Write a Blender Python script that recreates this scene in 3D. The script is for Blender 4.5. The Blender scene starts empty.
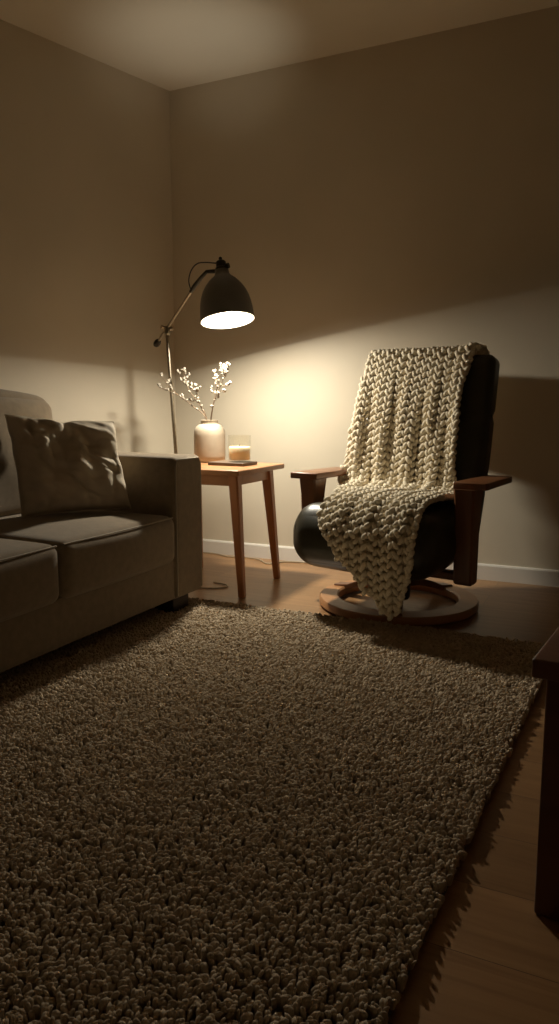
import bpy, bmesh, math, random
import numpy as np
from mathutils import Vector, Matrix, noise
random.seed(7); rng = np.random.default_rng(7)
S = bpy.context.scene; C = S.collection
PI = math.pi

# ------------------------------------------------------------------ camera, world, exposure
FPX = 720.0; CAM_H = 0.80
YAW = math.radians(25.05); PITCH = math.atan(103/FPX)
cd = bpy.data.cameras.new('camera'); cam = bpy.data.objects.new('camera', cd); C.objects.link(cam)
cam.location = (0, 0, CAM_H); cam.rotation_euler = (PI/2-PITCH, 0, YAW)
cd.sensor_fit = 'VERTICAL'; cd.sensor_height = 24; cd.lens = FPX/1024*24; cd.clip_start = .02
S.camera = cam
w = bpy.data.worlds.new('world'); S.world = w; w.use_nodes = True
w.node_tree.nodes['Background'].inputs[0].default_value = (1, .8, .55, 1)
w.node_tree.nodes['Background'].inputs[1].default_value = 0.0
S.view_settings.view_transform = 'Standard'; S.view_settings.look = 'None'
S.view_settings.gamma = 1; S.view_settings.use_curve_mapping = False
S.view_settings.exposure = 0.13
S.cycles.diffuse_bounces = 6; S.cycles.max_bounces = 12
LAMP_W = 17.0            # light leaving the shade's opening
BULB_W = 2.2             # bare part of the bulb
TOP_SPOT_W = 6.0             # added spot above the socket, standing in for light leaking upward
LAMP_COL = (1.0, .925, .765)
HEAD = Vector((-1.606, 2.89, 1.192))           # centre of the shade's opening
HEAD_UP = Vector((-.185, .11, 1)).normalized()  # axis of the shade

# ------------------------------------------------------------------ materials
def mat(name, col, rough=.6, metal=0, spec=.5, **kw):
    m = bpy.data.materials.new(name); m.use_nodes = True
    b = m.node_tree.nodes['Principled BSDF']
    b.inputs['Base Color'].default_value = (*col, 1); b.inputs['Roughness'].default_value = rough
    b.inputs['Metallic'].default_value = metal; b.inputs['Specular IOR Level'].default_value = spec
    for k, v in kw.items(): b.inputs[k.replace('_', ' ')].default_value = v
    return m
def nodes(m):
    nt = m.node_tree; return nt, nt.nodes['Principled BSDF'], nt.nodes.new, nt.links.new
def ramp(nt, stops):
    r = nt.nodes.new('ShaderNodeValToRGB'); e = r.color_ramp.elements
    while len(e) < len(stops): e.new(.5)
    for i, (p, c) in enumerate(stops): e[i].position = p; e[i].color = (*c, 1)
    return r
def vary(m, c1, c2, scale=20, stretch=(1, 1, 1), bump=0, bscale=None, detail=4, dist=.001, coord='Object', distort=0.0):
    nt, b, N, L = nodes(m)
    tc = N('ShaderNodeTexCoord'); mp = N('ShaderNodeMapping'); mp.inputs['Scale'].default_value = stretch
    L(tc.outputs[coord], mp.inputs[0])
    n = N('ShaderNodeTexNoise'); n.inputs['Scale'].default_value = scale; n.inputs['Detail'].default_value = detail
    n.inputs['Distortion'].default_value = distort
    L(mp.outputs[0], n.inputs[0]); r = ramp(nt, [(.3, c1), (.7, c2)]); L(n.outputs[0], r.inputs[0]); L(r.outputs[0], b.inputs['Base Color'])
    if bump:
        n2 = N('ShaderNodeTexNoise'); n2.inputs['Scale'].default_value = bscale or scale; n2.inputs['Detail'].default_value = 3
        L(mp.outputs[0], n2.inputs[0]); bp = N('ShaderNodeBump'); bp.inputs['Strength'].default_value = bump
        bp.inputs['Distance'].default_value = dist; L(n2.outputs[0], bp.inputs['Height']); L(bp.outputs[0], b.inputs['Normal'])
    return m
def wood(name, c1, c2, axis, rough=.35, scale=14):
    st = [1, 1, 1]; st[axis] = .08
    return vary(mat(name, c1, rough), c1, c2, scale, st, bump=.15, bscale=60, dist=.0006, detail=6, distort=.6)
M = {}
M['wall'] = vary(mat('wall_paint', (.6, .55, .48), .55, spec=.35), (.61, .545, .43), (.65, .58, .46), 3, bump=.08, bscale=180, dist=.0006)
M['ceil'] = vary(mat('ceiling_paint', (.7, .67, .61), .85), (.76, .70, .58), (.79, .73, .61), 3, bump=.1, bscale=150, dist=.0006)
M['trim'] = vary(mat('trim_paint', (.72, .69, .64), .4), (.72, .69, .63), (.76, .73, .68), 6)
M['sofa'] = vary(mat('sofa_fabric', (.2, .165, .12), .95, spec=.1, Sheen_Weight=.25, Sheen_Roughness=.5), (.195, .148, .096), (.235, .18, .118), 40, bump=.5, bscale=450, dist=.001)
M['pipe'] = mat('sofa_piping', (.33, .28, .21), .8)
M['pillow'] = vary(mat('pillow_cloth', (.3, .26, .2), .8), (.50, .42, .31), (.56, .475, .355), 30, bump=.3, bscale=500, dist=.0006)
M['leather'] = vary(mat('black_leather', (.02, .019, .014), .36, spec=.5), (.026, .023, .013), (.038, .034, .02), 12, bump=.25, bscale=260, dist=.0008)
M['chairwoodx'] = wood('chair_wood', (.14, .055, .022), (.24, .098, .04), 0, .33)
M['chairwoody'] = wood('chair_wood_long', (.14, .055, .022), (.24, .098, .04), 1, .33)
M['chairwoodz'] = wood('chair_wood_upright', (.13, .05, .02), (.21, .085, .035), 2, .33)
M['ringwood'] = wood('chair_base_wood', (.36, .17, .07), (.48, .235, .10), 0, .35)
M['tablewoodx'] = wood('side_table_wood', (.32, .15, .062), (.42, .205, .09), 0, .36)
M['tablewoodz'] = wood('side_table_leg_wood', (.34, .135, .05), (.45, .19, .075), 2, .36)
M['darkwood'] = wood('dark_wood', (.11, .04, .02), (.17, .065, .032), 0, .35)
M['darkleg'] = mat('sofa_leg_wood', (.03, .018, .012), .5)
M['wool'] = vary(mat('cream_wool', (.66, .58, .44), 1, spec=0), (.66, .58, .44), (.78, .70, .55), 90)
M['ruglo'] = mat('rug_backing', (.16, .13, .10), .95)
M['pile'] = vary(mat('rug_pile', (.36, .31, .24), 1.0, spec=0), (.46, .37, .265), (.62, .51, .375), 70)
M['shade'] = vary(mat('shade_enamel', (.07, .065, .055), .42), (.13, .12, .10), (.15, .138, .115), 10)
M['lining'] = mat('shade_lining', (.85, .83, .78), .5)
M['nickel'] = vary(mat('brushed_metal', (.36, .31, .23), .34, 1), (.33, .28, .21), (.42, .36, .27), 60)
M['darkmetal'] = mat('dark_metal', (.05, .045, .035), .4, .7)
M['basewood'] = wood('lamp_base_wood', (.10, .045, .02), (.16, .07, .03), 0, .4)
M['rubber'] = mat('black_cable', (.03, .027, .022), .5)
M['cord'] = mat('pale_cord', (.42, .35, .25), .6)
M['vase'] = vary(mat('vase_ceramic', (.72, .62, .48), .55), (.40, .335, .25), (.45, .38, .29), 25, bump=.25, bscale=90, dist=.001)
M['twig'] = vary(mat('twig_bark', (.16, .10, .06), .8), (.14, .09, .055), (.22, .15, .09), 60)
M['bud'] = mat('dried_bud', (.34, .30, .24), .85)
M['wax'] = mat('candle_wax', (.86, .74, .50), .5, Subsurface_Weight=.25, Subsurface_Radius=(.02, .012, .006))
M['wick'] = mat('wick', (.05, .04, .03), .9)
M['slab'] = vary(mat('tray_wood', (.09, .06, .04), .5), (.10, .065, .042), (.15, .10, .065), 20, (1, 8, 1))
def glass():
    m = bpy.data.materials.new('clear_glass'); m.use_nodes = True; nt = m.node_tree; nt.nodes.clear(); N = nt.nodes.new; L = nt.links.new
    o = N('ShaderNodeOutputMaterial'); mx = N('ShaderNodeMixShader'); t = N('ShaderNodeBsdfTransparent'); g = N('ShaderNodeBsdfGlossy'); f = N('ShaderNodeLayerWeight'); pw = N('ShaderNodeMath'); pw.operation = 'POWER'; pw.inputs[1].default_value = 4; ml = N('ShaderNodeMath'); ml.operation = 'MULTIPLY_ADD'; ml.inputs[1].default_value = .35; ml.inputs[2].default_value = .03
    t.inputs[0].default_value = (.985, .98, .96, 1); g.inputs['Roughness'].default_value = .04
    L(f.outputs['Facing'], pw.inputs[0]); L(pw.outputs[0], ml.inputs[0]); L(ml.outputs[0], mx.inputs[0]); L(t.outputs[0], mx.inputs[1]); L(g.outputs[0], mx.inputs[2]); L(mx.outputs[0], o.inputs[0]); return m
M['glass'] = glass()
def bulbmat():
    m = mat('lit_bulb', (1, 1, 1), .4); b = m.node_tree.nodes['Principled BSDF']
    b.inputs['Emission Color'].default_value = (1, .86, .62, 1); b.inputs['Emission Strength'].default_value = 12; return m
M['bulb'] = bulbmat()
def floormat():
    m = mat('wood_floor', (.3, .15, .07), .3); nt, b, N, L = nodes(m)
    tc = N('ShaderNodeTexCoord'); br = N('ShaderNodeTexBrick')
    br.offset = .37; br.squash = 1
    br.inputs['Color1'].default_value = (.25, .25, .25, 1); br.inputs['Color2'].default_value = (.75, .75, .75, 1)
    br.inputs['Mortar'].default_value = (0, 0, 0, 1); br.inputs['Scale'].default_value = 1
    br.inputs['Brick Width'].default_value = 1.25; br.inputs['Row Height'].default_value = .165
    br.inputs['Mortar Size'].default_value = .0007; br.inputs['Bias'].default_value = 0
    L(tc.outputs['Object'], br.inputs[0])
    mp = N('ShaderNodeMapping'); mp.inputs['Scale'].default_value = (.7, 9, 1); L(tc.outputs['Object'], mp.inputs[0])
    ad = N('ShaderNodeVectorMath'); ad.operation = 'ADD'; L(mp.outputs[0], ad.inputs[0])
    sc = N('ShaderNodeVectorMath'); sc.operation = 'SCALE'; sc.inputs['Scale'].default_value = 9; L(br.outputs['Color'], sc.inputs[0]); L(sc.outputs[0], ad.inputs[1])
    n = N('ShaderNodeTexNoise'); n.inputs['Scale'].default_value = 5; n.inputs['Detail'].default_value = 6; n.inputs['Distortion'].default_value = .8
    L(ad.outputs[0], n.inputs[0])
    r = ramp(nt, [(.3, (.35, .185, .08)), (.7, (.47, .265, .12))]); L(n.outputs[0], r.inputs[0])
    mx = N('ShaderNodeMix'); mx.data_type = 'RGBA'; mx.blend_type = 'MULTIPLY'; mx.inputs[0].default_value = .45
    L(r.outputs[0], mx.inputs[6]); L(br.outputs['Color'], mx.inputs[7]); 
    m2 = N('ShaderNodeMix'); m2.data_type = 'RGBA'; L(br.outputs['Fac'], m2.inputs[0]); L(mx.outputs[2], m2.inputs[6]); m2.inputs[7].default_value = (.12, .06, .03, 1)
    L(m2.outputs[2], b.inputs['Base Color'])
    bp = N('ShaderNodeBump'); bp.inputs['Strength'].default_value = .4; bp.inputs['Distance'].default_value = .001; bp.invert = True
    L(br.outputs['Fac'], bp.inputs['Height']); L(bp.outputs[0], b.inputs['Normal'])
    return m
M['floor'] = floormat()

# ------------------------------------------------------------------ helpers
def link(name, me, m, parent=None, smooth=True):
    o = bpy.data.objects.new(name, me); C.objects.link(o)
    if m: me.materials.append(m)
    if smooth and len(me.polygons): me.polygons.foreach_set('use_smooth', [True]*len(me.polygons))
    if parent: o.parent = parent
    return o
def frombm(name, bm, m, parent=None, smooth=True):
    bmesh.ops.recalc_face_normals(bm, faces=bm.faces)
    me = bpy.data.meshes.new(name); bm.to_mesh(me); bm.free(); return link(name, me, m, parent, smooth)
def frompy(name, vs, fs, m, parent=None, smooth=True):
    me = bpy.data.meshes.new(name); me.from_pydata([tuple(v) for v in vs], [], fs); me.update(); return link(name, me, m, parent, smooth)
def tag(o, label=None, cat=None, group=None, kind=None):
    if label: o['label'] = label
    if cat: o['category'] = cat
    if group: o['group'] = group
    if kind: o['kind'] = kind
    return o
def empty(name, loc=(0, 0, 0), rz=0):
    o = bpy.data.objects.new(name, None); C.objects.link(o); o.location = loc; o.rotation_euler = (0, 0, rz); o.empty_display_size = .05; return o
def box_bm(x0, x1, y0, y1, z0, z1, bev=.004, seg=3, bm=None):
    b = bmesh.new(); bmesh.ops.create_cube(b, size=1)
    for v in b.verts: v.co = Vector(((x0+x1)/2+v.co.x*(x1-x0), (y0+y1)/2+v.co.y*(y1-y0), (z0+z1)/2+v.co.z*(z1-z0)))
    if bev: bmesh.ops.bevel(b, geom=list(b.edges), offset=bev, segments=seg, profile=.5, affect='EDGES')
    if bm is None: return b
    me = bpy.data.meshes.new('tmp'); b.to_mesh(me); b.free(); bm.from_mesh(me); bpy.data.meshes.remove(me); return bm
def flat_auto(o, ang=40):
    me = o.data
    bm = bmesh.new(); bm.from_mesh(me)
    for e in bm.edges:
        if len(e.link_faces) == 2 and e.calc_face_angle(0) > math.radians(ang): e.smooth = False
    bm.to_mesh(me); bm.free(); return o
def boxo(name, *a, m=None, parent=None, bev=.004, seg=3):
    return flat_auto(frombm(name, box_bm(*a, bev=bev, seg=seg), m, parent), 50)
def tube_data(pts, r, n=10, closed=False, caps=True):
    P = [Vector(p) for p in pts]; k = len(P); vs = []; fs = []
    rs = r if hasattr(r, '__len__') else [r]*k
    up = Vector((0, 0, 1)); prev = None
    for i in range(k):
        if closed: t = (P[(i+1) % k]-P[i-1]).normalized()
        else: t = (P[min(i+1, k-1)]-P[max(i-1, 0)]).normalized()
        if prev is None:
            a = t.cross(up)
            if a.length < .05: a = t.cross(Vector((1, 0, 0)))
        else: a = prev-t*prev.dot(t)
        a.normalize(); prev = a; b = t.cross(a)
        for j in range(n): th = 2*PI*j/n; vs.append(P[i]+(a*math.cos(th)+b*math.sin(th))*rs[i])
    for i in range(k if closed else k-1):
        for j in range(n):
            i2 = (i+1) % k; fs.append((i*n+j, i*n+(j+1) % n, i2*n+(j+1) % n, i2*n+j))
    if caps and not closed: fs.append(tuple(range(n))); fs.append(tuple((k-1)*n+j for j in range(n)))
    return vs, fs
def tube(name, pts, r, m, parent=None, n=10, closed=False):
    vs, fs = tube_data(pts, r, n, closed)
    bm = bmesh.new(); bv = [bm.verts.new(v) for v in vs]
    for f in fs: bm.faces.new([bv[i] for i in f])
    return flat_auto(frombm(name, bm, m, parent), 60)
def crom(pts, n=8):
    P = [np.array(p, float) for p in pts]; P = [2*P[0]-P[1]]+P+[2*P[-1]-P[-2]]; out = []
    for i in range(1, len(P)-2):
        for k in range(n):
            t = k/n; out.append(.5*((2*P[i])+(-P[i-1]+P[i+1])*t+(2*P[i-1]-5*P[i]+4*P[i+1]-P[i+2])*t*t+(-P[i-1]+3*P[i]-3*P[i+1]+P[i+2])*t**3))
    out.append(P[-2]); return out
def lathe(name, prof, m, parent=None, n=48, mtx=None, cap=True, thick=None, auto=50):
    bm = bmesh.new(); rings = []
    for r, z in prof:
        if r < 1e-6: rings.append([bm.verts.new((0, 0, z))])
        else: rings.append([bm.verts.new((r*math.cos(2*PI*j/n), r*math.sin(2*PI*j/n), z)) for j in range(n)])
    for a, b in zip(rings, rings[1:]):
        for j in range(n):
            j2 = (j+1) % n
            if len(a) == 1 and len(b) == 1: continue
            if len(a) == 1: bm.faces.new((a[0], b[j], b[j2]))
            elif len(b) == 1: bm.faces.new((a[j], a[j2], b[0]))
            else: bm.faces.new((a[j], a[j2], b[j2], b[j]))
    if mtx is not None: bm.transform(mtx)
    return flat_auto(frombm(name, bm, m, parent), auto)
def roundbox(name, c, s, r, m, parent=None, bulge=(0, 0, 0), n=22, rot=None, fn=None):
    # soft cushion: rounded box, crowned faces
    bm = bmesh.new(); bmesh.ops.create_cube(bm, size=2)
    bmesh.ops.subdivide_edges(bm, edges=list(bm.edges), cuts=n, use_grid_fill=True)
    h = Vector(s)/2
    for v in bm.verts:
        p = v.co.copy(); q = Vector([math.copysign(abs(math.sin(x*PI/2))**.9, x) for x in p])
        out = Vector([q[i]*h[i] for i in range(3)])
        inner = Vector([max(-h[i]+r, min(h[i]-r, out[i])) for i in range(3)])
        d = out-inner
        if d.length > 1e-6: out = inner+d.normalized()*min(r, d.length if sum(abs(x) > 1e-6 for x in d) == 1 else r)
        for i in range(3):
            j, k = (i+1) % 3, (i+2) % 3
            out[i] += bulge[i]*q[i]*(1-q[j]**2)*(1-q[k]**2)
        if fn: out = fn(out, q)
        v.co = out
    if rot: bm.transform(rot)
    bm.transform(Matrix.Translation(Vector(c)))
    return frombm(name, bm, m, parent)
def frame_from_up(loc, up):
    z = Vector(up).normalized(); x = Vector((1, 0, 0)); x = (x-z*x.dot(z)).normalized(); y = z.cross(x)
    m = Matrix((x, y, z)).transposed().to_4x4(); m.translation = Vector(loc); return m

# ------------------------------------------------------------------ the room
BY = 3.435; H = 2.455; CX = -2.245
def slab(name, poly, z0, z1, m):
    bm = bmesh.new(); a = [bm.verts.new((x, y, z0)) for x, y in poly]; b = [bm.verts.new((x, y, z1)) for x, y in poly]; n = len(poly)
    bm.faces.new(a); bm.faces.new(b)
    for i in range(n): bm.faces.new((a[i], a[(i+1) % n], b[(i+1) % n], b[i]))
    return tag(frombm(name, bm, m, smooth=False), kind='structure')
ld = Vector((-.278, -.961)).normalized(); FY = -2.1; RX = 2.7
LXF = CX+ld.x*(BY-FY)/-ld.y            # left wall runs from the corner to (LXF, FY)
T = .1
nl = Vector((ld.y, -ld.x)); nl = nl if nl.x < 0 else -nl
slab('floor', [(LXF-T, FY-T), (RX+T, FY-T), (RX+T, BY+T), (CX-T, BY+T)], -.05, 0, M['floor'])
slab('ceiling', [(LXF-T, FY-T), (RX+T, FY-T), (RX+T, BY+T), (CX-T, BY+T)], H, H+.05, M['ceil'])
slab('wall_back', [(CX, BY), (RX, BY), (RX, BY+T), (CX, BY+T)], 0, H, M['wall'])
slab('wall_left', [(CX, BY), (LXF, FY), (LXF-T, FY), (CX-T, BY)], 0, H, M['wall'])
slab('wall_right', [(RX, FY), (RX+T, FY), (RX+T, BY), (RX, BY)], 0, H, M['wall'])
slab('wall_front', [(LXF, FY-T), (RX, FY-T), (RX, FY), (LXF, FY)], 0, H, M['wall'])
def baseboard(name, p, q, inn):
    p = Vector((*p, 0)); q = Vector((*q, 0)); inn = Vector((*inn, 0)).normalized()
    prof = [(0, 0), (.013, 0), (.013, .067), (.010, .073), (.004, .076), (0, .076)]
    bm = bmesh.new(); A = [bm.verts.new(p+inn*a+Vector((0, 0, z))) for a, z in prof]; B = [bm.verts.new(q+inn*a+Vector((0, 0, z))) for a, z in prof]
    bm.faces.new(A); bm.faces.new(B)
    for i in range(len(prof)): j = (i+1) % len(prof); bm.faces.new((A[i], A[j], B[j], B[i]))
    tag(frombm(name, bm, M['trim'], smooth=False), kind='structure')
baseboard('baseboard_back', (CX, BY), (RX, BY), (0, -1))
baseboard('baseboard_left', (CX, BY), (LXF, FY), (-nl.x, -nl.y))
baseboard('baseboard_right', (RX, FY), (RX, BY), (-1, 0))
baseboard('baseboard_front', (LXF, FY), (RX, FY), (0, 1))

# ------------------------------------------------------------------ sofa (along the left wall)
sofa = tag(empty('sofa', (-1.95, 1.5, 0)), 'taupe fabric sofa with box arm and piped seams along the left wall', 'sofa')
def S_(o):  # parts are modelled in room coordinates
    o.location = o.location-Vector(sofa.location); return o
SX = -1.49; AY0, AY1 = 2.262, 2.458
def sofa_arm(name, y0, y1):
    a = S_(roundbox(name, ((SX-2.42)/2, (y0+y1)/2, (.075+.622)/2), (2.42+SX, y1-y0, .547), .022, M['sofa'], sofa, bulge=(.004, .004, .006), n=20))
    e = .010; ys = (y0+e, y1-e)
    z1 = .615; pts = [(SX-.002, ys[0], .09), (SX-.001, ys[0], z1-.03), (SX-.003, ys[0]+.012, z1-.004), (SX-.003, ys[1]-.012, z1-.004), (SX-.001, ys[1], z1-.03), (SX-.002, ys[1], .09)]
    S_(tube('piping', pts, .0035, M['pipe'], a, 8))
    return a
for nm, y0, y1 in (('armrest', AY0, AY1), ('armrest', .40, .58)):
    a = sofa_arm(nm, y0, y1)
    for c in a.children: c.location = (0, 0, 0)
S_(roundbox('base', ((SX-.012-2.4)/2, (.56+2.28)/2, .155), (2.4+SX-.012, 1.72, .16), .012, M['sofa'], sofa, n=12))
S_(roundbox('back_frame', (-2.31, 1.42, .34), (.20, 1.74, .52), .03, M['sofa'], sofa, n=14))
def seat_cushion(y0, y1):
    cx = (-2.06+SX+.012)/2; sx = (SX+.012)+2.06; sy = y1-y0-.004; zt = .405; zb = .222
    o = S_(roundbox('seat_cushion', (cx, (y0+y1)/2, (zt+zb)/2), (sx, sy, zt-zb), .035, M['sofa'], sofa, bulge=(.012, .004, .022), n=26))
    hx, hy = sx/2-.012, sy/2-.012
    pts = []
    for k in range(41):
        t = -1+2*k/40; pts.append((cx+hx+.008*(1-t*t), (y0+y1)/2+hy*t, zt-.008))
    S_(tube('piping', pts, .0028, M['pipe'], o, 8)).location = (0, 0, 0)
for y0, y1 in ((1.640, 2.258), (1.02, 1.636), (.585, 1.016)): seat_cushion(y0, y1)
def lean(o, q): return o
for y0, y1 in ((1.47, 2.258), (.60, 1.465)):
    def fn(o, q):
        o.x += -.016*(q.z+1); o.y *= 1-.01*max(0, q.z)**2; o.z -= .018*q.y*q.y*max(0, q.z)
        o.x += .006*math.sin(9*q.y+4*q.z)*(1-q.z*q.z); return o
    c = S_(roundbox('back_cushion', (-2.10, (y0+y1)/2, .625), (.20, y1-y0, .475), .06, M['sofa'], sofa, bulge=(.05, .01, .02), n=26, fn=fn))
for x, y in ((-1.56, 2.33), (-2.34, 2.33), (-1.56, .5), (-2.34, .5)):
    bm = box_bm(x-.045, x+.045, y-.055, y+.055, .0102, .09, .004)
    S_(flat_auto(frombm('leg', bm, M['darkleg'], sofa)))

# throw pillow
def make_pillow():
    BL, BR, TR, TL = [Vector(p) for p in ((-1.845, 1.85, .430), (-1.645, 2.195, .430), (-1.715, 2.200, .752), (-1.965, 1.915, .780))]
    N = 72; nrm = (BR-BL).cross(TL-BL).normalized()
    if nrm.x < 0: nrm = -nrm
    def crease(u, v, n):
        x, y = u*1.0, v*1.0; h = 0
        # folds radiating from a dent at the middle of the top edge, karate-chopped
        dx, dy = x-.02, y-1.0; r = math.hypot(dx, dy); an = math.atan2(dx, -dy)
        h += -.045*math.exp(-(dx/.09)**2)*max(0, y)**1.1
        h += .013*math.sin(an*7+.6)*math.exp(-((r-.55)/.5)**2)
        h += .010*noise.noise(Vector((x*2.6+n*9, y*1.4+3, n*5)))
        q = noise.noise(Vector((x*2.6+7, y*1.2+x*1.1, n*3+1.5))); h += .028*(abs(q)*2-.5)
        q = noise.noise(Vector((x*2.0-2, y*4.5+x*2, n*3+8.5))); h += .011*(abs(q)*2-.5)
        ed = (1-abs(u)**6)*(1-abs(v)**6)
        return h*ed
    vs = []; idx = {}; fs = []
    for side in (1, -1):
        for i in range(N+1):
            for j in range(N+1):
                edge = i in (0, N) or j in (0, N)
                if side == -1 and edge: idx[(side, i, j)] = idx[(1, i, j)]; continue
                u, v = 2*i/N-1, 2*j/N-1
                pin = .045
                uu = u*(1-pin*(1-v*v)); vv = v*(1-pin*(1-u*u))
                vv += .022*noise.noise(Vector((u*3+5, v*2, 3))); uu += .022*noise.noise(Vector((u*2, v*3+9, 6)))
                if v > 0: vv -= .06*math.exp(-((u-.02)/.16)**2)*v
                s, t = (uu+1)/2, (vv+1)/2
                p = BL*(1-s)*(1-t)+BR*s*(1-t)+TR*s*t+TL*(1-s)*t
                th = .075*((1-u*u)**.42)*((1-v*v)**.42)*(1-.18*v)
                if not edge: p = p+nrm*side*(th+(crease(u, v, 0) if side == 1 else .4*crease(u, v, 1)))
                idx[(side, i, j)] = len(vs); vs.append(p)
        for i in range(N):
            for j in range(N):
                q = [idx[(side, i, j)], idx[(side, i+1, j)], idx[(side, i+1, j+1)], idx[(side, i, j+1)]]
                fs.append(tuple(q if side == 1 else q[::-1]))
    o = frompy('throw_pillow', vs, fs, M['pillow'])
    tag(o, 'crumpled square beige throw pillow leaning in the corner of the sofa', 'pillow')
    rim = [vs[idx[(1, i, 0)]] for i in range(N)]+[vs[idx[(1, N, j)]] for j in range(N)]+[vs[idx[(1, N-i, N)]] for i in range(N)]+[vs[idx[(1, 0, N-j)]] for j in range(N)]
    tube('edge_seam', rim, .0028, M['pillow'], o, 6, closed=True)
make_pillow()

# ------------------------------------------------------------------ side table
TX0, TX1, TY0, TY1, TZ = -1.885, -1.405, 2.605, 3.065, .548
tb = tag(empty('side_table', (-1.64, 2.85, 0)), 'small warm wood side table with splayed tapered legs in the corner', 'table')
def T_(o): o.location = -Vector(tb.location); return o
T_(boxo('tabletop', TX0, TX1, TY0, TY1, TZ-.024, TZ, m=M['tablewoodx'], parent=tb, bev=.006))
ap = bmesh.new()
I = .042; TYB = TY1-.06
for a in ((TX0+I, TX1-I, TY0+I, TY0+I+.018), (TX0+I, TX1-I, TYB-.018, TYB), (TX0+I, TX0+I+.018, TY0+I, TYB), (TX1-I-.018, TX1-I, TY0+I, TYB)):
    box_bm(*a, TZ-.070, TZ-.0245, .002, bm=ap)
T_(flat_auto(frombm('apron', ap, M['tablewoodx'], tb)))
def leg_bm(x0, y0, x1, y1, z1, r0, r1):
    bm = bmesh.new(); rows = []
    for z, t in ((0, 0), (.004, .0), (z1, 1)):
        x, y = x0+(x1-x0)*t, y0+(y1-y0)*t; r = r0+(r1-r0)*t
        if z == 0: r -= .002
        rows.append([bm.verts.new((x+a*r, y+b*r, z)) for a, b in ((-1, -.7), (-.7, -1), (.7, -1), (1, -.7), (1, .7), (.7, 1), (-.7, 1), (-1, .7))])
    for A, B in zip(rows, rows[1:]):
        for j in range(8): bm.faces.new((A[j], A[(j+1) % 8], B[(j+1) % 8], B[j]))
    bm.faces.new(rows[0]); bm.faces.new(rows[-1]); return bm
for x0, y0, x1, y1 in ((-1.418, 2.655, -1.449, 2.655), (-1.432, 3.035, -1.462, 2.99), (-1.870, 2.655, -1.843, 2.655), (-1.884, 3.075, -1.850, 2.992)):
    T_(flat_auto(frombm('leg', leg_bm(x0, y0, x1, y1, TZ-.0245, .014, .0235), M['tablewoodz'], tb), 20))

# ------------------------------------------------------------------ vase with branches, candle, tray
VX, VY = -1.772, 3.0
vp = [(0, .006), (.050, 0), (.066, .002), (.073, .010), (.075, .03), (.075, .125), (.073, .15), (.064, .168), (.050, .178), (.041, .182), (.041, .196), (.043, .199), (.040, .200), (.036, .197), (.036, .18), (.06, .165), (.068, .14), (.068, .03), (.05, .012), (0, .012)]
v = lathe('vase', vp, M['vase'], n=56); v.location = (VX, VY, TZ+.0003); tag(v, 'cream ceramic vase with rounded shoulders on the side table', 'vase')
budme = None
def make_bud_mesh():
    bm = bmesh.new(); bmesh.ops.create_uvsphere(bm, u_segments=10, v_segments=8, radius=1)
    for q in bm.verts:
        t = (q.co.z+1)/2; k = 1-.35*t*t; q.co.x *= k; q.co.y *= k; q.co.z *= 1.35
        a = math.atan2(q.co.y, q.co.x); k2 = 1+.06*math.cos(4*a); q.co.x *= k2; q.co.y *= k2
    me = bpy.data.meshes.new('bud'); bm.to_mesh(me); bm.free(); me.materials.append(M['bud'])
    me.polygons.foreach_set('use_smooth', [True]*len(me.polygons)); return me
budme = make_bud_mesh()
def branch(main, twigs, label, seed):
    r = random.Random(seed)
    P = crom(main, 8); n = len(P)
    o = tube('dried_branch', P, [.0028-.0017*i/(n-1) for i in range(n)], M['twig'], n=6)
    tag(o, label, 'branch', 'dried branches in the cream vase'); spots = []
    for k in range(int(n*.42), n, 3): spots.append(Vector(P[k]))
    for t0, end in twigs:
        a = Vector(P[int(t0*(n-1))]); e = Vector(end); mid = (a+e)/2+Vector((r.uniform(-.01, .01), r.uniform(-.01, .01), -.008))
        Q = crom([a, mid, e], 6); tube('twig', Q, [.0017-.0008*i/(len(Q)-1) for i in range(len(Q))], M['twig'], o, n=5)
        for k in range(5, len(Q), 3): spots.append(Vector(Q[k]))
        spots.append(Vector(Q[-1]))
    spots.append(Vector(P[-1]))
    for s in spots:
        b = bpy.data.objects.new('bud', budme); C.objects.link(b); b.parent = o
        d = Vector((r.uniform(-1, 1), r.uniform(-1, 1), r.uniform(.1, 1.3))).normalized(); sc = r.uniform(.0046, .0072)
        b.location = s+d*sc*1.1; b.rotation_euler = d.to_track_quat('Z', 'Y').to_euler(); b.scale = (sc, sc, sc)
vb = (VX, VY, TZ+.02)
branch([(VX+.01, VY, TZ+.02), (-1.79, 3.0, .75), (-1.86, 2.99, .815), (-1.94, 2.98, .87), (-2.03, 2.97, .905)],
       [(.72, (-2.02, 2.96, .965)), (.6, (-1.90, 2.97, .86)), (.8, (-1.99, 2.99, .935)), (.9, (-2.05, 2.98, .915))], 'dried budded branch leaning furthest left from the vase', 1)
branch([(VX+.02, VY+.01, TZ+.02), (-1.788, 3.0, .75), (-1.84, 3.01, .83), (-1.90, 3.02, .90), (-1.925, 3.02, .985)],
       [(.75, (-1.945, 3.0, .975)), (.85, (-1.90, 3.03, .965)), (.8, (-1.935, 3.01, .94)), (.95, (-1.905, 3.0, .99))], 'dried budded branch rising up on the left of the vase', 2)
branch([(VX-.01, VY, TZ+.02), (-1.780, 2.99, .75), (-1.80, 2.97, .81), (-1.815, 2.96, .86), (-1.822, 2.95, .915)],
       [(.7, (-1.85, 2.96, .84)), (.85, (-1.795, 2.95, .90)), (.9, (-1.84, 2.95, .91))], 'short dried budded branch in the middle of the vase', 3)
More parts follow.
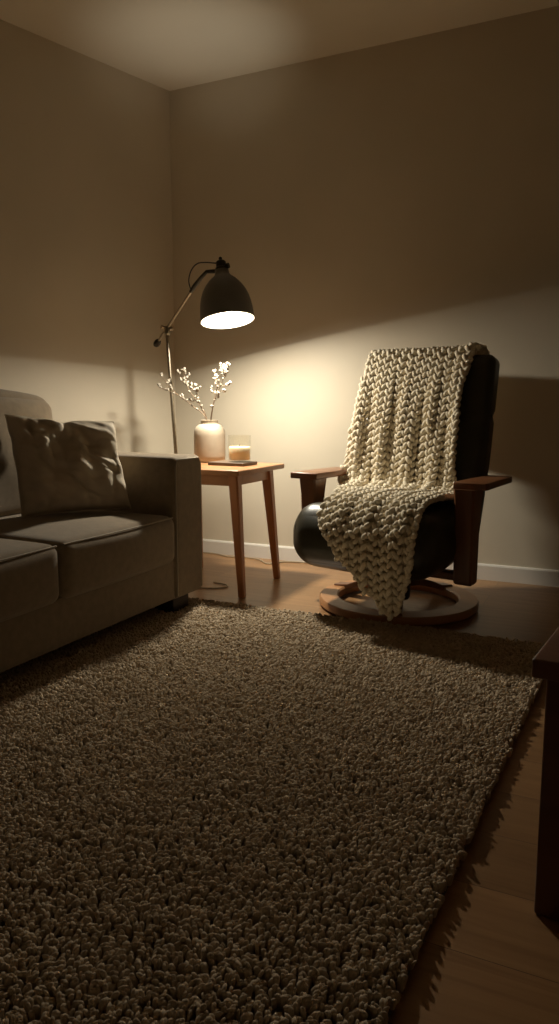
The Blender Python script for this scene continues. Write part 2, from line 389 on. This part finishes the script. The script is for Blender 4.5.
branch([(VX-.02, VY, TZ+.02), (-1.762, 3.0, .75), (-1.745, 3.0, .84), (-1.72, 3.0, .92), (-1.695, 3.0, 1.0)],
       [(.6, (-1.755, 3.0, .90)), (.7, (-1.735, 3.01, .95)), (.8, (-1.74, 3.0, .975)), (.85, (-1.68, 3.0, .965)), (.92, (-1.715, 3.01, 1.005)), (.95, (-1.675, 2.99, .985))], 'tall dried branch with dense pale buds at the right of the vase', 4)
branch([(VX-.015, VY-.01, TZ+.02), (-1.757, 2.985, .75), (-1.73, 2.98, .84), (-1.68, 2.97, .93), (-1.64, 2.96, 1.005)],
       [(.55, (-1.70, 2.97, .87)), (.65, (-1.66, 2.96, .885)), (.7, (-1.63, 2.96, .92)), (.85, (-1.655, 2.97, .975)), (.9, (-1.665, 2.98, 1.0))], 'dried budded branch leaning furthest right from the vase', 5)
tray = boxo('tray', -1.672, -1.490, 2.81, 2.95, TZ+.0004, TZ+.0150, m=M['slab'], bev=.003)
tag(tray, 'thin dark wooden tray under the candle on the side table', 'tray')
cn = tag(empty('candle', (-1.548, 2.885, TZ+.0154)), 'cream candle in a clear glass tumbler on the dark tray', 'candle')
lathe('glass', [(0, 0), (.044, 0), (.048, .003), (.050, .010), (.0515, .118), (.0505, .120), (.0495, .118), (.048, .012), (.045, .008), (0, .008)], M['glass'], cn)
lathe('wax', [(0, .0085), (.0445, .0085), (.0474, .013), (.0482, .066), (.046, .068), (.02, .066), (0, .066)], M['wax'], cn)
lathe('wick', [(0, .066), (.0012, .066), (.0012, .078), (0, .079)], M['wick'], cn, n=8)

# ------------------------------------------------------------------ floor lamp
LY = 3.03
def A(x, z, Y=LY): k = Y/3.05; return Vector((x*k, Y, .8+(z-.8)*k))
FOOT = A(-1.968, .8); FOOT.z = 0
lp = tag(empty('floor_lamp', FOOT), 'lit metal floor lamp with dark bell shade behind the side table', 'lamp')
def P_(o): o.location = o.location-Vector(lp.location); return o
o = lathe('base', [(0, 0), (.075, 0), (.083, .004), (.085, .014), (.082, .028), (.075, .033), (.03, .035), (.016, .040), (.012, .054), (0, .054)], M['basewood'], lp, mtx=Matrix.Translation(FOOT)); P_(o)
PIV = A(-2.035, 1.189)
P_(tube('pole', [FOOT+Vector((0, 0, .03)), A(-1.9985, .60), PIV-Vector((0, 0, .02))], .0092, M['nickel'], lp, 16))
kn = A(-2.088, 1.131, LY+.03); ELB = A(-1.888, 1.364, 2.96); NECK = HEAD+HEAD_UP*.236
up = (ELB-PIV).normalized()
P_(lathe('clamp', [(0, -.030), (.013, -.030), (.015, -.026), (.015, .008), (.013, .012), (0, .013)], M['nickel'], lp, 20, mtx=Matrix.Translation(PIV)))
P_(lathe('thumb_screw', [(0, -.026), (.011, -.026), (.012, -.022), (.012, -.012), (.006, -.010), (.006, .020), (.010, .022), (.010, .030), (0, .031)], M['nickel'], lp, 16, mtx=frame_from_up(PIV+Vector((0, 0, .004)), (-.55, -.82, .12))))
P_(tube('arm', [kn, PIV+Vector((0, 0, .002)), ELB, ELB+up*.02], .0065, M['nickel'], lp, 14))
P_(lathe('counterweight', [(0, -.02), (.012, -.018), (.0165, -.008), (.0165, .008), (.012, .018), (0, .02)], M['darkmetal'], lp, 24, mtx=frame_from_up(kn-up*.012, up)))
P_(tube('swivel_joint', [ELB-up*.012, ELB+up*.03, A(-1.835, 1.418, 2.92), A(-1.805, 1.442, 2.905), NECK+Vector((-.022, 0.004, -.010)), NECK+Vector((0, 0, -.005))], [.009, .010, .009, .0085, .0095, .0095], M['darkmetal'], lp, 14))
HM = frame_from_up(HEAD, HEAD_UP)
kr, kz = .852, .925
sh = [(r*kr, z*kz) for r, z in [(.1415, 0), (.1405, .02), (.139, .05), (.135, .08), (.1275, .11), (.115, .14), (.097, .168), (.075, .192), (.055, .208), (.043, .218), (.038, .228), (.036, .245)]]
shin = [(r-.0022, z) for r, z in sh]
shade = lathe('shade', sh+[(.0, .246*kz)], M['shade'], lp, 72, mtx=HM); P_(shade)
lin = lathe('shade_lining', [(sh[0][0], 0), (sh[0][0], -.0015), (sh[0][0]-.0025, -.0015)]+shin[:-1]+[(.0, .242*kz)], M['lining'], shade, 72, mtx=HM); lin.location = (0, 0, 0)
P_(lathe('socket', [(.027, .218), (.028, .237), (.023, .241), (.023, .263), (.018, .269), (.008, .271), (.008, .283), (.005, .287), (0, .288)], M['darkmetal'], lp, 28, mtx=HM))
P_(lathe('knob', [(0, .026), (.011, .026), (.012, .03), (.012, .038), (0, .04)], M['darkmetal'], lp, 16, mtx=HM@Matrix.Translation((0, 0, .239))@Matrix.Rotation(PI/2, 4, 'Y')))
P_(tube('cable', crom([ELB+Vector((-.002, -.008, .0)), A(-1.905, 1.41, 2.93), A(-1.890, 1.455, 2.92), A(-1.858, 1.482, 2.91), A(-1.815, 1.485, 2.90), NECK+Vector((-.01, -.01, .02))], 8), .0030, M['rubber'], lp, 8))
bulb = lathe('bulb', [(0, .012), (.016, .015), (.028, .025), (.034, .042), (.032, .062), (.022, .087), (.014, .10), (.013, .14), (0, .14)], M['bulb'], lp, 28, mtx=HM); P_(bulb)
cordpts = [FOOT+Vector((-.02, .12, .006)), (-2.08, 3.33, .004), (-2.08, 3.405, .004), (-1.98, 3.41, .004), (-1.89, 3.375, .004), (-1.80, 3.39, .004), (-1.70, 3.375, .004), (-1.61, 3.30, .004), (-1.55, 3.38, .004), (-1.45, 3.405, .004), (-1.25, 3.41, .004), (-.9, 3.412, .004)]
P_(tube('power_cord', crom(cordpts, 8), .0036, M['cord'], lp, 8))
ec = tube('extension_cord', crom([(-2.05, 2.62, .004), (-1.85, 2.68, .004), (-1.65, 2.715, .004), (-1.59, 2.735, .004), (-1.562, 2.775, .004), (-1.585, 2.81, .004), (-1.66, 2.83, .004)], 8), .0034, M['cord'], n=8)
tag(ec, 'thin loose cord curling on the wood floor beneath the side table', 'cord')
# the bulb's light, leaving the shade's opening; an added upward spot above the neck gives the ceiling glow
def lamp_light(name, kind, up_off, down, watts, **kw):
    l = bpy.data.lights.new(name, kind); l.energy = watts; l.color = LAMP_COL
    for k, v in kw.items(): setattr(l, k, v)
    o = bpy.data.objects.new(name, l); C.objects.link(o); o.parent = lp
    ax = HEAD_UP if down else -HEAD_UP
    o.matrix_local = Matrix.Translation(HEAD+HEAD_UP*up_off-Vector(lp.location))@frame_from_up((0, 0, 0), ax); return o
lamp_light('shade_opening_light', 'AREA', .002, True, LAMP_W, shape='DISK', size=.09)
lamp_light('bulb_light', 'POINT', .004, True, BULB_W, shadow_soft_size=.018)
lamp_light('added_top_spot', 'SPOT', .32, False, TOP_SPOT_W, shadow_soft_size=.02, spot_size=math.radians(66), spot_blend=1)

# ------------------------------------------------------------------ recliner chair
CH = Vector((-.781, 2.822, 0)); CR = math.radians(-10)
ch = tag(empty('recliner_chair', CH, CR), 'black leather swivel recliner with wooden arms on a round base', 'armchair')
def ringo():
    bm = bmesh.new(); n = 96; prof = [(.243, .012), (.247, .006), (.315, .006), (.322, .012), (.322, .034), (.317, .040), (.250, .044), (.243, .038)]
    rows = [[bm.verts.new((r*math.cos(2*PI*j/n), r*math.sin(2*PI*j/n), z)) for j in range(n)] for r, z in prof]
    for k in range(len(rows)):
        A, B = rows[k], rows[(k+1) % len(rows)]
        for j in range(n): bm.faces.new((A[j], A[(j+1) % n], B[(j+1) % n], B[j]))
    return flat_auto(frombm('base_ring', bm, M['ringwood'], ch), 40)
ringo()
for ang in (-66, 70, 176):
    a = math.radians(ang); d = Vector((math.cos(a), math.sin(a), 0)); s = Vector((-d.y, d.x, 0))
    pr = [(.02, .095, .016), (.10, .09, .016), (.18, .066, .014), (.235, .044, .012), (.30, .038, .010)]
    bm = bmesh.new(); rows = []
    for r, z, t in pr:
        c = d*r+Vector((0, 0, z)); hw = .026
        rows.append([bm.verts.new(c+s*p*hw+Vector((0, 0, q*t))) for p, q in ((-1, -.8), (-.9, -1), (.9, -1), (1, -.8), (1, .8), (.9, 1), (-.9, 1), (-1, .8))])
    for A, B in zip(rows, rows[1:]):
        for j in range(8): bm.faces.new((A[j], A[(j+1) % 8], B[(j+1) % 8], B[j]))
    bm.faces.new(rows[0]); bm.faces.new(rows[-1])
    flat_auto(frombm('base_spoke', bm, M['chairwoodx'], ch), 35)
lathe('swivel_column', [(0, .03), (.045, .03), (.05, .04), (.05, .10), (.032, .11), (.030, .19), (.06, .20), (.06, .215), (0, .215)], M['darkmetal'], ch, 32)
boxo('seat_mechanism', -.20, .20, -.18, .16, .196, .236, m=M['darkmetal'], parent=ch, bev=.006)
def seatfn(o, q):
    t = max(0, (-o.y-.02)/.2); o.z += -.006*max(0, -q.z)*0
    if o.z < 0: o.z += .035*max(0, (o.y+.05)/.3)   # thinner towards the back
    o.z += .018*math.exp(-((o.y+.17)/.07)**2)*max(0, q.z)
    return o
sc_ = roundbox('seat_cushion', (0, -.125, .307), (.605, .53, .225), .098, M['leather'], ch, bulge=(.004, .008, .014), n=30, fn=seatfn)
for sx in (-1, 1):
    pts = []
    for k in range(40):
        a = 2*PI*k/40; y = -.125+.245*math.copysign(abs(math.cos(a))**.55, math.cos(a)); z = .312+.092*math.copysign(abs(math.sin(a))**.6, math.sin(a))
        if z < .312: z += .035*max(0, (y+.165)/.3)
        pts.append((sx*.262, y, z))
    tube('seat_seam', pts, .003, M['leather'], sc_, 6, closed=True)
TILT = math.radians(-11.5)
zc = .606
def backfn(o, q):
    o.x *= 1-.05*max(0, -q.z)
    for zz, k in ((.17, .012), (-.12, .005)):      # stitched creases across the back
        o.y -= math.copysign(k, o.y)*math.exp(-((o.z-zz)/.014)**2); o.x -= math.copysign(k*.35, o.x)*math.exp(-((o.z-zz)/.014)**2)
    return o
bk = roundbox('backrest', (0, .165+(zc-.42)*.205, zc), (.565, .105, .83), .034, M['leather'], ch, bulge=(.004, .016, .004), n=44, rot=Matrix.Rotation(TILT, 4, 'X'), fn=backfn)
def arm(s):
    x0, x1 = (.295, .425) if s < 0 else (.285, .408)
    X = sorted((s*x0, s*x1))
    bm = bmesh.new()                                     # armrest board: widens at the front, outline extruded
    yf, yb = -.165, .175
    out = [(x0, yf), (x1, yf), (x1+.004, yf+.02), (x1-.004, -.02), (x1-.014, yb), (x0+.012, yb), (x0, -.02)]
    A = [bm.verts.new((s*x, y, .514)) for x, y in out]; B = [bm.verts.new((s*x, y, .540)) for x, y in out]
    bm.faces.new(A); bm.faces.new(B); k = len(out)
    for i in range(k): bm.faces.new((A[i], A[(i+1) % k], B[(i+1) % k], B[i]))
    bmesh.ops.recalc_face_normals(bm, faces=bm.faces)
    bmesh.ops.bevel(bm, geom=[e for e in bm.edges], offset=.005, segments=3, profile=.5, affect='EDGES')
    ar = flat_auto(frombm('armrest', bm, M['chairwoody'], ch), 50)
    bm = bmesh.new(); rows = []                          # upright: slightly waisted
    for z, hx, y0, y1 in ((.162, .030, -.128, -.078), (.170, .035, -.135, -.072), (.26, .035, -.138, -.068), (.36, .035, -.140, -.066), (.45, .036, -.145, -.060), (.515, .040, -.152, -.050)):
        xc = .352 if s < 0 else .332
        rows.append([bm.verts.new((s*(xc+a*hx), (y0+y1)/2-(.03 if s > 0 else 0)+b*(y1-y0)/2, z)) for a, b in ((-1, -.85), (-.8, -1), (.8, -1), (1, -.85), (1, .85), (.8, 1), (-.8, 1), (-1, .85))])
    for Aq, Bq in zip(rows, rows[1:]):
        for j in range(8): bm.faces.new((Aq[j], Aq[(j+1) % 8], Bq[(j+1) % 8], Bq[j]))
    bm.faces.new(rows[0]); bm.faces.new(rows[-1])
    flat_auto(frombm('arm_post', bm, M['chairwoodz'], ch), 35)
for s in (-1, 1): arm(s)
boxo('crossbar', -.340, .340, -.128, -.080, .166, .198, m=M['chairwoodx'], parent=ch, bev=.007)

# ------------------------------------------------------------------ chunky knitted throw
def knit_throw():
    path = crom([(.375, .77), (.378, .87), (.372, .965), (.350, 1.020), (.300, 1.036), (.248, 1.022), (.226, .98), (.200, .89), (.168, .76), (.136, .60), (.100, .475), (.045, .448), (-.05, .450), (-.16, .462), (-.27, .458), (-.345, .438), (-.400, .375), (-.413, .30), (-.407, .20), (-.398, .10), (-.392, .02)], 14)
    P = np.array(path); d = np.r_[0, np.cumsum(np.hypot(*np.diff(P, axis=0).T))]
    Lk = d[-1]
    def at(s):
        y = np.interp(s, d, P[:, 0]); z = np.interp(s, d, P[:, 1])
        a = .012; y2, y1 = np.interp(s+a, d, P[:, 0]), np.interp(s-a, d, P[:, 0]); z2, z1 = np.interp(s+a, d, P[:, 1]), np.interp(s-a, d, P[:, 1])
        t = np.array([y2-y1, z2-z1]); t /= np.hypot(*t)+1e-9
        return y, z, t
    def s_of(y, z): return d[np.argmin((P[:, 0]-y)**2+(P[:, 1]-z)**2)]
    s_top = s_of(.300, 1.036); s_f = s_of(.226, .98); s_seat = s_of(.100, .475); s_bol = s_of(-.26, .458); s_edge = s_of(-.400, .375); s_tip = s_of(-.396, .075)
    s_mid = s_of(-.05, .45)
    Ls = [0, s_top, s_f, s_seat-.12, s_seat, s_mid, s_bol, s_edge, s_tip]; Lx = [-.22, -.262, -.270, -.312, -.320, -.25, -.140, -.125, .17]
    Rs = [0, s_top, s_f, s_f+.10, s_seat-.1, s_seat, s_mid-.03, s_mid+.04, s_bol, s_edge, s_edge+.10, s_edge+.19, s_tip]; Rx = [.205, .205, .190, .172, .180, .20, .262, .262, .235, .255, .250, .225, .19]
    Lf = lambda s: np.interp(s, Ls, Lx); Rf = lambda s: np.interp(s, Rs, Rx)
    def offs(x, s):   # soft folds of the cloth, away from the chair
        k = min(1, max(0, (s-s_f)/.25)); kd = 1 if s < s_seat else max(.35, 1-(s-s_seat)/.3)
        fold = .012*math.sin(2*PI*(x+.06*math.sin(3*s))/.115+1.0)+.007*math.sin(2*PI*x/.062+4*s)
        f = (.006+.9*fold*k*kd+.016*k*kd)
        if s > s_edge: f += .006*math.sin(2*PI*x/.09+9*s)+.004
        e = .011*math.exp(-((x-Rf(s)+.03)/.022)**2)*(1 if s < s_seat else .25)       # rolled right-hand edge
        if s > s_seat and s < s_bol: e += .012*abs(math.sin((s-s_seat)*26))*max(0, 1-(s-s_seat)/.28)   # bunched where back meets seat
        return f+max(0, e)
    V, Fc = [], []; base = 0
    def sphere():
        vs = []; nu, nv = 8, 5
        vs.append((0, 0, 1))
        for i in range(1, nv):
            t = PI*i/nv
            for j in range(nu): p = 2*PI*j/nu; vs.append((math.sin(t)*math.cos(p), math.sin(t)*math.sin(p), math.cos(t)))
        vs.append((0, 0, -1)); fs = []
        for j in range(nu): fs.append((0, 1+j, 1+(j+1) % nu))
        for i in range(nv-2):
            for j in range(nu): a = 1+i*nu+j; b = 1+i*nu+(j+1) % nu; fs.append((a, a+nu, b+nu, b))
        e = 1+(nv-1)*nu
        for j in range(nu): fs.append((e, 1+(nv-2)*nu+(j+1) % nu, 1+(nv-2)*nu+j))
        return np.array(vs), fs
    sv, sf = sphere()
    def blob(c, ax, ay, az, ra, rb, rc):
        nonlocal base
        q = np.outer(sv[:, 0]*ra, ax)+np.outer(sv[:, 1]*rb, ay)+np.outer(sv[:, 2]*rc, az)+c
        V.append(q); Fc.extend([tuple(base+i for i in f) for f in sf]); base += len(sv)
    pitch = .0375; row = .0158; r2 = random.Random(3); nrow = int(Lk/row)
    X = np.array([1., 0, 0])
    def frame(x, s):
        y, z, t = at(s); T = np.array([0, t[0], t[1]]); Nn = np.array([0, t[1], -t[0]])   # outward
        if Nn[1] > 0 and s > s_top+.06: pass
        return np.array([x, y, z]), T, Nn
    # outward normal sign: at the front of the back it must face the sitter (-y)
    _, _, n0 = frame(0, s_f+.1); sg = -1 if n0[1] > 0 else 1
    for c in range(-10, 11):
        for j in range(nrow+1):
            s = j*row+(row if c % 2 else 0)
            if s > s_tip+.01: continue
            h = 1 if j % 2 else -1
            x = c*pitch*.93+.004*math.sin(s*7+c)+h*.0072+r2.uniform(-.0012, .0012)
            if x < Lf(s)-.006 or x > Rf(s)+.006: continue
            p, Tt, Nn = frame(x, s); Nn = Nn*sg
            a = h*math.radians(30+r2.uniform(-10, 10))
            dirv = Tt*math.cos(a)-X*math.sin(a); perp = X*math.cos(a)+Tt*math.sin(a)
            k = r2.uniform(.9, 1.1)
            blob(p+Nn*(offs(x, s)+.008+.003*r2.random()), dirv+Nn*.18*h, perp, Nn, .0192*k, .0104*k, .0112*k)
    # dense underlayer, slightly lower, so no gaps show through
    for c in range(-22, 23):
        for j in range(int(Lk/.02)):
            s = j*.02; x = c*.0155
            if s > s_tip-.01 or x < Lf(s)+.012 or x > Rf(s)-.012: continue
            p, Tt, Nn = frame(x, s); Nn = Nn*sg
            blob(p+Nn*(offs(x, s)-.004), Tt, X, Nn, .0135, .0105, .005)
    for fn_, sd in ((Lf, 1), (Rf, -1)):      # crocheted border cord down both sides
        for j in range(int(s_tip/.0135)):
            s = j*.0135; x = fn_(s)+sd*.004*(1 if j % 2 else 0)
            p, Tt, Nn = frame(x, s); Nn = Nn*sg; a = math.radians(24 if j % 2 else -24)
            dx = (fn_(s+.01)-fn_(s-.01))/.02; dv = Tt+X*dx; dv /= np.linalg.norm(dv)
            blob(p+Nn*(offs(x, s)+.007), dv*math.cos(a)+X*math.sin(a), X*math.cos(a)-dv*math.sin(a), Nn, .0165, .0105, .011)
    o = frompy('knitted_throw', np.concatenate(V), Fc, M['wool'])
    o.location = CH; o.rotation_euler = (0, 0, CR)
    return tag(o, 'chunky cream knitted throw draped over the black recliner', 'throw blanket')
knit_throw()

# ------------------------------------------------------------------ rug
RX0, RX1, RY0, RY1 = -1.95, -.12, .40, 2.475
def rug_right(y): return -.250+(y-.40)*.050
bm = bmesh.new(); out = [(RX0, RY0), (rug_right(RY0), RY0), (rug_right(RY1), RY1), (RX0, RY1)]
A_ = [bm.verts.new((x, y, 0)) for x, y in out]; B_ = [bm.verts.new((x, y, .010)) for x, y in out]; bm.faces.new(A_); bm.faces.new(B_)
for i in range(4): bm.faces.new((A_[i], A_[(i+1) % 4], B_[(i+1) % 4], B_[i]))
rug = frombm('rug', bm, M['ruglo'], smooth=False)
tag(rug, 'large thick beige shag rug on the wood floor', 'rug')
def pile():
    sp = .0091; nx = int((RX1-RX0)/sp); ny = int((RY1-RY0)/(sp*.87))
    gx, gy = np.meshgrid(np.arange(nx+1), np.arange(ny+1)); gx = gx.ravel(); gy = gy.ravel()
    x = RX0+(gx+.5*(gy % 2))*sp; y = RY0+gy*sp*.87
    n = len(x); x = x+rng.normal(0, .0026, n); y = y+rng.normal(0, .0026, n)
    keep = (x < rug_right(y)+.003)
    sofa_zone = (x < -1.75) & (y < 2.2) & (rng.random(n) < 1)   # far under the sofa nothing is seen
    keep &= ~sofa_zone
    for lx, ly in ((-1.56, 2.33), (-1.56, .5)): keep &= ~((abs(x-lx) < .052) & (abs(y-ly) < .062))
    x = x[keep]; y = y[keep]; n = len(x)
    low = np.array([noise.noise(Vector((a*9, b*14, 0))) for a, b in zip(x, y)])
    clump = np.array([noise.noise(Vector((a*38, b*55, 4))) for a, b in zip(x, y)])
    h = .021+.003*low+.0065*clump+rng.normal(0, .0018, n); h = np.clip(h, .009, .034)
    r = .0048+rng.normal(0, .0009, n)
    la = rng.uniform(0, 2*PI, n); lm = rng.uniform(.15, .8, n)*h*.55
    ang2 = np.array([noise.noise(Vector((a*15, b*15, 9))) for a, b in zip(x, y)])*4
    lx = np.cos(la)*lm*.7+np.cos(ang2)*.004; ly = np.sin(la)*lm*.7-np.abs(np.sin(ang2))*.004
    k = 6; el = rng.uniform(.7, 1.6, n); ea = rng.uniform(0, PI, n)
    lev = [(.0, .7, 0), (.55, 1.0, .35), (.85, .85, .8)]
    V = np.zeros((n, k*3+1, 3), np.float32)
    for li, (hz, rr, le) in enumerate(lev):
        for j in range(k):
            th = 2*PI*j/k
            cx, cy = r*rr*np.cos(th)*el, r*rr*np.sin(th)/el
            V[:, li*k+j, 0] = x+lx*le+cx*np.cos(ea)-cy*np.sin(ea); V[:, li*k+j, 1] = y+ly*le+cx*np.sin(ea)+cy*np.cos(ea); V[:, li*k+j, 2] = .008+h*hz
    V[:, -1, 0] = x+lx; V[:, -1, 1] = y+ly; V[:, -1, 2] = .008+h
    q = []
    for li in range(2):
        for j in range(k): q.append((li*k+j, li*k+(j+1) % k, (li+1)*k+(j+1) % k, (li+1)*k+j))
    tr = [(2*k+j, 2*k+(j+1) % k, 3*k) for j in range(k)]
    off = (np.arange(n)*(3*k+1))[:, None, None]
    Q = (np.array(q)[None]+off).reshape(-1, 4); R = (np.array(tr)[None]+off).reshape(-1, 3)
    me = bpy.data.meshes.new('pile'); me.vertices.add(n*(3*k+1)); me.vertices.foreach_set('co', V.reshape(-1))
    nl = Q.size+R.size; me.loops.add(nl); me.loops.foreach_set('vertex_index', np.concatenate([Q.ravel(), R.ravel()]).astype(np.int32))
    npoly = len(Q)+len(R); me.polygons.add(npoly)
    st = np.concatenate([np.arange(len(Q))*4, Q.size+np.arange(len(R))*3]).astype(np.int32)
    me.polygons.foreach_set('loop_start', st)
    me.update(calc_edges=True); me.validate()
    o = link('pile', me, M['pile'], rug); o['kind'] = 'stuff'
pile()

# ------------------------------------------------------------------ low table at the right
ct = tag(empty('coffee_table', (-.097, 1.105, 0), math.radians(-7)), 'low dark wood table at the right edge, half out of view', 'table')
boxo('tabletop', 0, .62, 0, .50, .398, .428, m=M['darkwood'], parent=ct, bev=.004)
for x, y in ((.018, .02), (.53, .02), (.018, .40), (.53, .40)):
    boxo('leg', x, x+.072, y, y+.072, 0, .3975, m=M['darkwood'], parent=ct, bev=.005)
boxo('apron', .03, .585, .05, .46, .335, .397, m=M['darkwood'], parent=ct, bev=.003)
